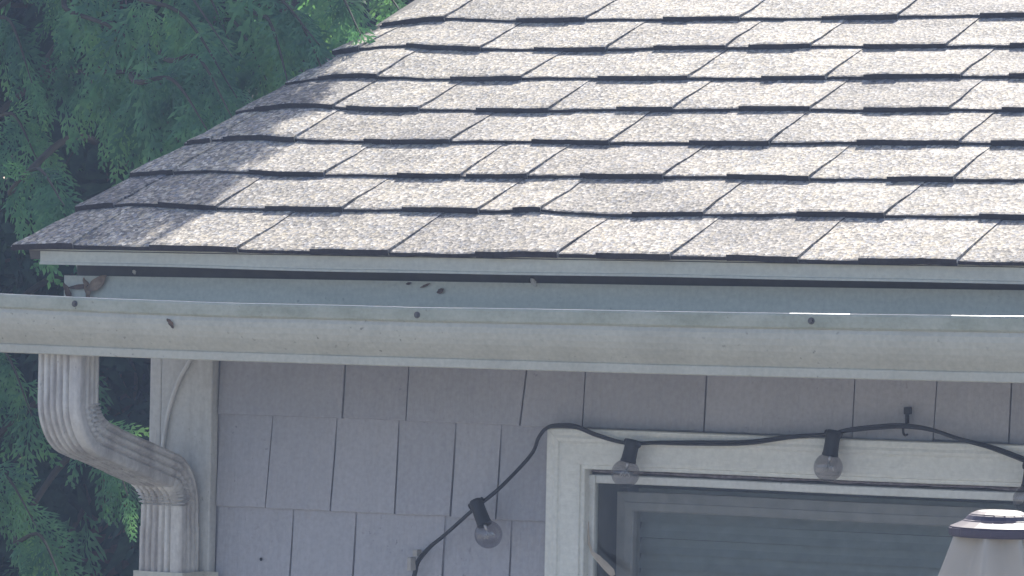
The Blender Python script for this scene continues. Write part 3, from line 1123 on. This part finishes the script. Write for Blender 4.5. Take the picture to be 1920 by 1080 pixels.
# peeling strip at the left of the storm frame
v, f = [], []
path = [(-2.7800, .2968, -.3700), (-2.7790, .2955, -.3850), (-2.7765, .294, -.4000), (-2.7700, .291, -.4120), (-2.7580, .286, -.4195), (-2.7440, .281, -.4290), (-2.7330, .279, -.4375), (-2.7300, .2795, -.4420)]
wd = [.0012, .0014, .0016, .0022, .0045, .0056, .0054, .0028]
for i, (p, w) in enumerate(zip(path, wd)):
    d = Vector(path[min(i + 1, 7)]) - Vector(path[max(i - 1, 0)])
    nrm = Vector((-d.z, 0, d.x)).normalized()
    for s in (-1, 0, 1):
        q = Vector((p[0], p[1] - (.0012 if s == 0 else 0), p[2] + H)) + nrm * w * s
        v.append(tuple(q))
v += [(x, y + .0007, z) for (x, y, z) in v]
for i in range(7):
    for j in range(2):
        a = i * 3 + j
        f.append((a, a + 3, a + 4, a + 1)); f.append((a + 24, a + 25, a + 28, a + 27))
tag(from_pd('loose_strip', v, f, M_TAPE, None, True), 'peeling tan tape strip hanging off the left window frame', 'tape')

# ------------------------------------------------------------------ patio umbrella
UX, UY = -1.5363, -1.30
ZT = H - .2440
umb = empty('patio_umbrella', (UX, UY, 0))
tag(umb, 'closed sand coloured patio umbrella with a glossy sunlit cap before the window', 'umbrella')


def oct_rings(prof, n, mat, name, parent, rot=0.0, round_=.0):
    v, f = [], []
    for (z, r) in prof:
        for k in range(n):
            a = 2 * pi * (k + .5) / n + rot
            v.append((UX + r * cos(a), UY + r * sin(a), z))
    m = len(prof)
    for i in range(m - 1):
        for k in range(n):
            f.append((i * n + k, i * n + (k + 1) % n, (i + 1) * n + (k + 1) % n, (i + 1) * n + k))
    f.append(tuple(range(n))[::-1]); f.append(tuple((m - 1) * n + k for k in range(n)))
    o = from_pd(name, v, f, mat, parent)
    b2 = bmesh.new(); b2.from_mesh(o.data); bmesh.ops.recalc_face_normals(b2, faces=b2.faces)
    es = [e for e in b2.edges if len(e.link_faces) == 2 and e.calc_face_angle() > .25]
    bmesh.ops.bevel(b2, geom=es, offset=.0012, segments=2, affect='EDGES', clamp_overlap=True)
    b2.to_mesh(o.data); b2.free()
    return o

oct_rings([(ZT - .0245, .0455), (ZT - .0240, .0475), (ZT - .0155, .0475), (ZT - .0095, .0335), (ZT - .0035, .0285), (ZT - .0005, .0210), (ZT, .0180)], 18, M_CAP, 'cap', umb, .2)
# folded canopy: pleats flaring out of the cap and hanging down
v, f = [], []
NA = 96
zz = [-.0225, -.027, -.034, -.045, -.075, -.12, -.20, -.32, -.48, -.70, -.95, -1.15, -1.27]
for i, dz in enumerate(zz):
    t = min(1, max(0, (-dz - .0225) / .30))
    if -dz < .2: rad = .0395 + (-dz - .0225) * .40
    else: rad = .104 - .03 * min(1, (-dz - .2) / .5) - (.028 if -.75 < dz < -.6 else 0) + .03 * max(0, (-dz - .95) / .3)
    amp = .0155 + .018 * t
    for k in range(NA):
        a = 2 * pi * k / NA
        pl = abs(((a * 8 / (2 * pi) + .15 * sin(dz * 5) + .12 * sin(a * 2 + 1)) % 1) - .5) * 2
        pl = pl ** 1.6
        r = rad + amp * (pl - .6) + .004 * t * sin(a * 3 + dz * 9)
        v.append((UX + r * cos(a), UY + r * sin(a), ZT + dz))
for i in range(len(zz) - 1):
    for k in range(NA):
        f.append((i * NA + k, (i + 1) * NA + k, (i + 1) * NA + (k + 1) % NA, i * NA + (k + 1) % NA))
from_pd('canopy', v, f, M_FAB, umb, True)
bm = bmesh.new()
tube_into(bm, [(UX, UY, .06), (UX, UY, ZT - .02)], .019, 14)
from_bm('pole', bm, M_POLE, umb, True)
bm = bmesh.new()
lathe_into(bm, [(0, 0), (0, .25), (.02, .26), (.06, .23), (.075, .05), (.20, .03), (.205, .022)], Vector((UX, UY, 0)), Vector((0, 0, 1)), 28)
from_bm('base', bm, M_STONE, umb)


# ------------------------------------------------------------------ cedars
def spray_template(level):
    """a flat, ferny cedar spray along +x, in the plane z = 0, one unit long: vertices and quads"""
    V, F = [], []

    def kite(x, y, ang, L, W, mid=.45):
        c, s = cos(ang), sin(ang)
        i = len(V)
        for (a, b) in ((0, 0), (mid * L, W), (L, 0), (mid * L, -W)):
            V.append((x + a * c - b * s, y + a * s + b * c, 0))
        F.append((i, i + 1, i + 2, i + 3))

    r = random.Random(3 + level)
    kite(-.02, 0, 0, 1.0, .012)
    n = 8 if level else 6
    for i in range(n):
        x = .08 + .84 * i / (n - 1)
        for sd in (-1, 1):
            xx = x + (.05 if sd > 0 else 0) + r.uniform(-.015, .015)
            L = (.44 * (1 - xx) ** .7 + .07) * r.uniform(.7, 1.2)
            a0 = radians(r.uniform(48, 62))
            if not level:
                kite(xx, 0, sd * a0, L, .05)
                continue
            # a branchlet bends forward in two steps and carries short pointed tips
            px, py, ang = xx, 0.0, sd * a0
            m = max(2, int(L / .058))
            st = L / m
            for q in range(m):
                kite(px, py, ang, st * 1.35, .0105 * (1.25 - .6 * q / m), .5)
                if q:
                    for s2 in (-1, 1):
                        kite(px, py, ang + s2 * radians(r.uniform(30, 46)), .072 * (1.15 - .55 * q / m) * r.uniform(.7, 1.3), .0115)
                px += st * cos(ang); py += st * sin(ang)
                ang -= sd * radians(r.uniform(3, 9))
            kite(px - .01 * cos(ang), py - .01 * sin(ang), ang, .055, .011)
    V = np.array(V)
    V[:, 2] = -.30 * V[:, 0] ** 2 - .55 * V[:, 1] ** 2 + .02 * np.sin(V[:, 0] * 17 + V[:, 1] * 11)
    return V, np.array(F)


def coarse_template():
    """a bold spray seen close: a bent stem with thick pointed leaflets, each forked near its tip"""
    V, F = [], []

    def kite(x, y, ang, L, W, mid=.5):
        c, s = cos(ang), sin(ang)
        i = len(V)
        for (a, b) in ((0, 0), (mid * L, W), (L, 0), (mid * L, -W)):
            V.append((x + a * c - b * s, y + a * s + b * c, 0))
        F.append((i, i + 1, i + 2, i + 3))

    r = random.Random(8)
    for k in range(5):
        kite(.19 * k, 0, 0, .26, .020)
    n = 8
    for i in range(n):
        x = .06 + .86 * i / (n - 1)
        for sd in (-1, 1):
            xx = x + (.05 if sd > 0 else 0)
            L = (.30 * (1 - xx) ** .6 + .09) * r.uniform(.75, 1.2)
            a0 = sd * radians(r.uniform(34, 50))
            kite(xx, 0, a0, L * .72, .026)
            bx, by = xx + L * .5 * cos(a0), L * .5 * sin(a0)
            kite(bx, by, a0 - sd * .18, L * .55, .022)
            kite(xx + L * .34 * cos(a0), L * .34 * sin(a0), a0 + sd * radians(38), L * .36, .019)
            kite(xx + L * .26 * cos(a0), L * .26 * sin(a0), a0 - sd * radians(40), L * .34, .019)
    V = np.array(V)
    V[:, 2] = -.34 * V[:, 0] ** 2 - .6 * V[:, 1] ** 2 + .02 * np.sin(V[:, 0] * 17 + V[:, 1] * 11)
    return V, np.array(F)


T_HI, T_LO, T_BOLD = spray_template(1), spray_template(0), coarse_template()


def build_sprays(name, P, Aax, Nn, S, tmpl, mat, parent):
    TV, TF = tmpl
    n, m = len(P), len(TV)
    A_ = Aax / np.linalg.norm(Aax, axis=1, keepdims=True)
    N_ = Nn - A_ * (Nn * A_).sum(1, keepdims=True)
    N_ /= np.linalg.norm(N_, axis=1, keepdims=True) + 1e-9
    B_ = np.cross(N_, A_)
    wid = rng.uniform(.75, 1.15, (n, 1, 1))
    bend = rng.uniform(.4, 1.9, (n, 1, 1))
    X = TV[None, :, 0:1]; Y = TV[None, :, 1:2] * wid; Z = TV[None, :, 2:3] * bend
    W = P[:, None, :] + S[:, None, None] * (A_[:, None, :] * X + B_[:, None, :] * Y + N_[:, None, :] * Z)
    co = W.reshape(-1, 3).astype(np.float32)
    idx = (TF[None] + (np.arange(n) * m)[:, None, None]).reshape(-1).astype(np.int32)
    nf = len(TF) * n
    me = bpy.data.meshes.new(name)
    me.vertices.add(len(co)); me.vertices.foreach_set('co', co.reshape(-1))
    me.loops.add(len(idx)); me.loops.foreach_set('vertex_index', idx)
    me.polygons.add(nf)
    me.polygons.foreach_set('loop_start', np.arange(0, nf * 4, 4, dtype=np.int32))
    me.polygons.foreach_set('loop_total', np.full(nf, 4, dtype=np.int32))
    me.update(calc_edges=True)
    o = link_mesh(name, me, mat, parent)
    o['kind'] = 'stuff'
    return o


CAMP = np.array([0, -5.185, H - .037])


def in_view(p, mx=.20, mz=.20):
    """near enough to what the photograph shows to deserve fine leaves"""
    d = p - CAMP
    fw = d @ np.array(_f); rt = d @ np.array(_r2); up = d @ np.array(_u2)
    return (abs(rt / fw) < .116 + mx * .2) and (abs(up / fw) < .0653 + mz * .2)


def cedar(loc, height, r0, label, n_bough, seed, mat, hi=True, extra=(), open_=1.0, lo_k=.42, arches=(), loose=()):
    r = random.Random(seed)
    x0, y0 = loc
    t = empty('cedar_tree', (x0, y0, 0))
    tag(t, label, 'tree', 'cedar trees beside and behind the house')
    bm = bmesh.new()
    tp = [(x0 + .03 * sin(i * 1.3 + seed), y0 + .03 * cos(i * 1.7 + seed), -.1 + (height + .1) * i / 10) for i in range(11)]
    tube_into(bm, tp, [.13 * height / 6 * (1 - .93 * i / 10) for i in range(11)], 10)
    from_bm('trunk', bm, M_BARK, t, True)
    bb = bmesh.new()
    hp, ha, hn, hs = [], [], [], []
    lp, la, ln_, ls = [], [], [], []

    def spray(p, a, n, s):
        if open_ > 1.5 and in_view(p, .1, .1) and r.random() < (.92 if p[2] > H else .80):
            return
        if open_ > 1.5 and p[2] < H + .02 and r.random() < .10 + .25 * min(1, (H + .02 - p[2]) / .25):
            return
        if hi and in_view(p):
            hp.append(p); ha.append(a); hn.append(n); hs.append(s)
        else:
            lp.append(p); la.append(a); ln_.append(n); ls.append(s * 1.5)

    boughs = []
    for i in range(n_bough):
        fz = (i + r.random()) / n_bough
        zb = .5 + (height - .7) * fz
        R = r0 * (1 - (zb / height)) ** .8 * 1.25 if zb > 1 else r0
        R = min(R, r0 * 1.02)
        boughs.append((zb, i * 2.39996 + r.uniform(-.3, .3), R * r.uniform(.78 - .25 * (open_ - 1), 1.08), r.uniform(-.1, .32)))
    for (zb, az, R, el) in boughs + list(extra):
        d = np.array([cos(az), sin(az), 0.0])
        sdv = np.array([-sin(az), cos(az), 0.0])
        N = 9
        pts = []
        for q in range(N + 1):
            u = q / N
            pts.append(np.array([x0, y0, zb]) + d * R * u + np.array([0, 0, R * (el * u - .42 * u ** 2.2)]) + sdv * R * .10 * sin(u * 3 + az * 5))
        tube_into(bb, [tuple(p) for p in pts], [.012 * R * (1 - q / N) ** 1.2 + .0008 for q in range(N + 1)], 5, False)
        ns_ = max(7, int(R / (.030 * open_)))
        fine = hi and any(in_view(p, .5, .5) for p in pts[4:])
        if not fine: ns_ = int(ns_ * lo_k * open_)
        for q in range(ns_):
            u = .28 + .72 * (q + r.random()) / ns_
            fi = u * N; ii = min(int(fi), N - 1); fr = fi - ii
            p = pts[ii] * (1 - fr) + pts[ii + 1] * fr
            tg = pts[ii + 1] - pts[ii]; tg = tg / np.linalg.norm(tg)
            for sgn in ((-1, 1) if q % 3 else (r.choice((-1, 1)), 0)):
                # a side twig carrying two or three sprays
                tw = tg * r.uniform(.5, 1.0) + sdv * sgn * r.uniform(.45, 1.0) + np.array([0, 0, r.uniform(-.55, .15)])
                tw /= np.linalg.norm(tw)
                Lt = r.uniform(.05, .20) * (1.25 - .6 * u) * (1 if fine else 1.3)
                k_n = (r.choice((1, 2, 2, 3)) if open_ == 1 else r.choice((1, 1, 2, 2))) if fine else 1
                for k in range(k_n):
                    f_ = (k + 1) / k_n
                    pp = p + tw * Lt * f_ + np.array([0, 0, -.25 * Lt * f_ * f_])
                    ax = tw + np.array([0, 0, -r.uniform(.15, 1.0) * open_]) + np.array([r.gauss(0, .28), r.gauss(0, .28), r.gauss(0, .18)])
                    nn = np.array([r.gauss(0, .42), r.gauss(0, .42), 1.0]) + d * .55
                    spray(pp, ax, nn, r.uniform(.09, .19) * ((1 if open_ == 1 else 1.22) if fine else 1.25))
    toc = CAMP - np.array([x0, y0, H]); toc /= np.linalg.norm(toc)
    for (p0, p1) in arches:
        p0 = np.array(p0) + (0, 0, H); p1 = np.array(p1) + (0, 0, H)
        st = np.array([x0, y0, p0[2] + .12])
        c_ = [st, st * .5 + p0 * .5 + (0, 0, .05), p0, p0 * .5 + p1 * .5 + (0, 0, .045), p1]
        pth = catmull([tuple(q) for q in c_], 8)
        tube_into(bb, pth, [.008 * (1 - k / len(pth)) + .0007 for k in range(len(pth))], 5, False)
        L = np.linalg.norm(p1 - p0)
        n_ = int(L / .025)
        for k in range(n_):
            u = (k + r.random()) / n_
            q = 16 + u * 16
            i0 = min(int(q), len(pth) - 2); fr = q - i0
            a_, b_ = np.array(pth[i0]), np.array(pth[i0 + 1])
            p = a_ * (1 - fr) + b_ * fr
            tg = (b_ - a_) / np.linalg.norm(b_ - a_)
            sg = 1 if k % 2 else -1
            sd = np.cross(tg, toc); sd /= np.linalg.norm(sd)
            ax = tg * r.uniform(.5, 1.0) + sd * sg * r.uniform(.15, .75) + np.array([0, 0, -r.uniform(.25, 1.0)]) + np.array([r.gauss(0, .16), r.gauss(0, .16), 0])
            nn = toc * r.uniform(.4, 1.0) + np.array([r.gauss(0, .35), r.gauss(0, .35), r.uniform(.2, .9)])
            hp.append(p); ha.append(ax); hn.append(nn); hs.append(r.uniform(.085, .150) * (1 - .3 * abs(u - .4)))
    for p in loose:
        hp.append(p); ha.append(np.array([r.gauss(0, .6), r.gauss(0, .6), -r.uniform(.1, .8)])); hn.append(np.array([r.gauss(-.2, .3), r.gauss(.7, .3), r.uniform(.5, 1)])); hs.append(r.uniform(.11, .18))
    if hp:
        build_sprays('crown', np.array(hp), np.array(ha), np.array(hn), np.array(hs), T_BOLD if arches else T_HI, mat, t)
    if lp:
        build_sprays('outer_foliage' if hp else 'crown', np.array(lp), np.array(la), np.array(ln_), np.array(ls), T_LO, mat, t)
    if arches:
        # foliage round the trunk, in the leaf colour with shade painted in
        ip, ia, in_, is_ = [], [], [], []
        for k in range(1500):
            az, rr = r.uniform(0, 2 * pi), r.uniform(.12, .62)
            z = r.uniform(.3, 3.1)
            rr *= min(1, (height - z) / 2.6)
            d = np.array([cos(az), sin(az), 0])
            ip.append(np.array([x0, y0, z]) + d * rr); ia.append(d * .6 + np.array([r.gauss(0, .5), r.gauss(0, .5), -r.uniform(.1, 1.0)]))
            in_.append(d + np.array([r.gauss(0, .4), r.gauss(0, .4), .8])); is_.append(r.uniform(.14, .26))
        build_sprays('inner_foliage', np.array(ip), np.array(ia), np.array(in_), np.array(is_), T_LO, M_LEAF_SHADE, t)
    o = from_bm('branches', bb, M_TWIG, t, True)
    o['kind'] = 'stuff'
    return t, len(hp), len(lp)


# boughs that reach over the roof edge (height, azimuth, length, rise)
def bough_to(loc, tip, zb):
    dx, dy = tip[0] - loc[0], tip[1] - loc[1]
    R = sqrt(dx * dx + dy * dy)
    return (zb, atan2(dy, dx), R, (tip[2] - zb) / R + .42)

A_LOC = (-4.66, 1.95)
tips = [(-3.50, .80, H + .40), (-3.47, .72, H + .30), (-3.62, .62, H + .42), (-3.66, .55, H + .24), (-3.80, .50, H + .36), (-3.86, .42, H + .18), (-3.95, .50, H + .44), (-4.02, .42, H + .30)]
shade = [(-3.97 + .016 * i - .03 * (i % 2), 1.18 + .06 * (i % 4), H + .80 + .036 * i) for i in range(13)]  # unseen boughs added above the rake to cast shade on it
# boughs that arch out of the crown towards the roof edge: from, to (heights above the eave)
ARCHES = [((-4.088, 0.92, .405), (-3.718, 0.72, .199)), ((-3.90, 0.84, .415), (-3.576, 0.64, .237)), ((-3.773, 0.74, .305), (-3.524, 0.54, .204)),
          ((-3.808, 0.97, .418), (-3.507, 0.77, .326)), ((-3.714, 0.90, .391), (-3.513, 0.70, .237)), ((-4.341, 1.07, .40), (-4.115, 0.87, .275)),
          ((-4.196, 1.02, .305), (-3.908, 0.82, .202)), ((-3.979, 0.87, .296), (-3.701, 0.67, .171)), ((-3.933, 1.02, .436), (-3.704, 0.82, .339)),
          ((-4.255, 1.12, .447), (-4.055, 0.92, .361)), ((-3.819, 0.72, .27), (-3.544, 0.52, .169)), ((-3.848, 0.97, .379), (-3.603, 0.77, .272)),
          ((-4.082, 1.82, .492), (-3.833, 1.62, .424)), ((-3.935, 1.42, .463), (-3.73, 1.22, .375)), ((-4.372, 1.12, .219), (-4.135, 0.92, .149)),
          ((-3.844, 0.42, .084), (-3.612, 0.22, .061)), ((-3.72, .95, .40), (-3.465, .73, .262)), ((-3.66, .99, .42), (-3.462, .82, .345)),
          ( (-4.388, 1.1, -0.38) , (-4.121, 0.92, -0.462) ), ( (-4.225, 1.2, -0.303) , (-4.008, 1.02, -0.408) ), ( (-4.475, 1.25, -0.162) , (-4.237, 1.07, -0.283) ), ( (-4.218, 1.0, -0.488) , (-3.999, 0.82, -0.549) )]
# added sprays out of view, set along sun rays to shade the roof edge
SHADE_SPRAYS = []
lr = random.Random(9)
for i in range(380):
    s_ = lr.uniform(-.02, .60)
    w_ = .19 - .17 * s_ + lr.gauss(0, .012)
    x_ = rake_x(s_) - .06 + (w_ + .06) * lr.random() ** .8
    q = Vector(RP(x_ - .04, s_)) + _s * lr.uniform(1.35 - .6 * max(s_, 0), 1.75 - .5 * max(s_, 0))
    SHADE_SPRAYS.append(np.array(q))
counts = []
counts.append(cedar(A_LOC, 4.3, 1.30, 'nearest feathery green cedar tree with a bough hanging over the roof edge', 66, 1, M_LEAF, True,
                    [bough_to(A_LOC, q, q[2] + .12) for q in tips[:2] + shade], 2.2, .42, ARCHES, SHADE_SPRAYS))
counts.append(cedar((-5.6, 4.1), 5.6, 1.55, 'dark cedar tree directly behind the nearest cedar', 120, 2, M_LEAF_SHADE, True))
counts.append(cedar((-6.3, 1.9), 6.6, 1.45, 'dark cedar tree left of the nearest cedar behind the downspout', 110, 3, M_LEAF_SHADE, True))
counts.append(cedar((-7.4, 4.9), 8.0, 1.8, 'far cedar tree deep in shade at the left edge', 100, 4, M_LEAF_SHADE, False))
counts.append(cedar((-5.1, 5.9), 6.8, 1.6, 'shaded cedar tree close behind the gable wall', 95, 6, M_LEAF_SHADE, False, (), 1.0, .55))
counts.append(cedar((-8.3, 8.2), 9.0, 2.2, 'remote cedar tree closing the gap between the others', 90, 7, M_LEAF_SHADE, False, (), 1.0, .55))
counts.append(cedar((-6.2, 7.2), 8.4, 1.9, 'farthest cedar tree showing past the roof edge', 100, 5, M_LEAF_SHADE, False))
print('sprays', [c[1:] for c in counts])

# ------------------------------------------------------------------ air
hz = NT('haze_air')
pv = hz.n('ShaderNodeVolumePrincipled')
pv.inputs['Color'].default_value = (.50, .66, 1.0, 1)
pv.inputs['Density'].default_value = 0.0064
pv.inputs['Anisotropy'].default_value = 0.25
hz.l(pv.outputs[0], hz.out.inputs['Volume'])
hb = box('haze', -31, 31, -26, 36, -1.0, 10.2, hz.m)
hb['kind'] = 'stuff'
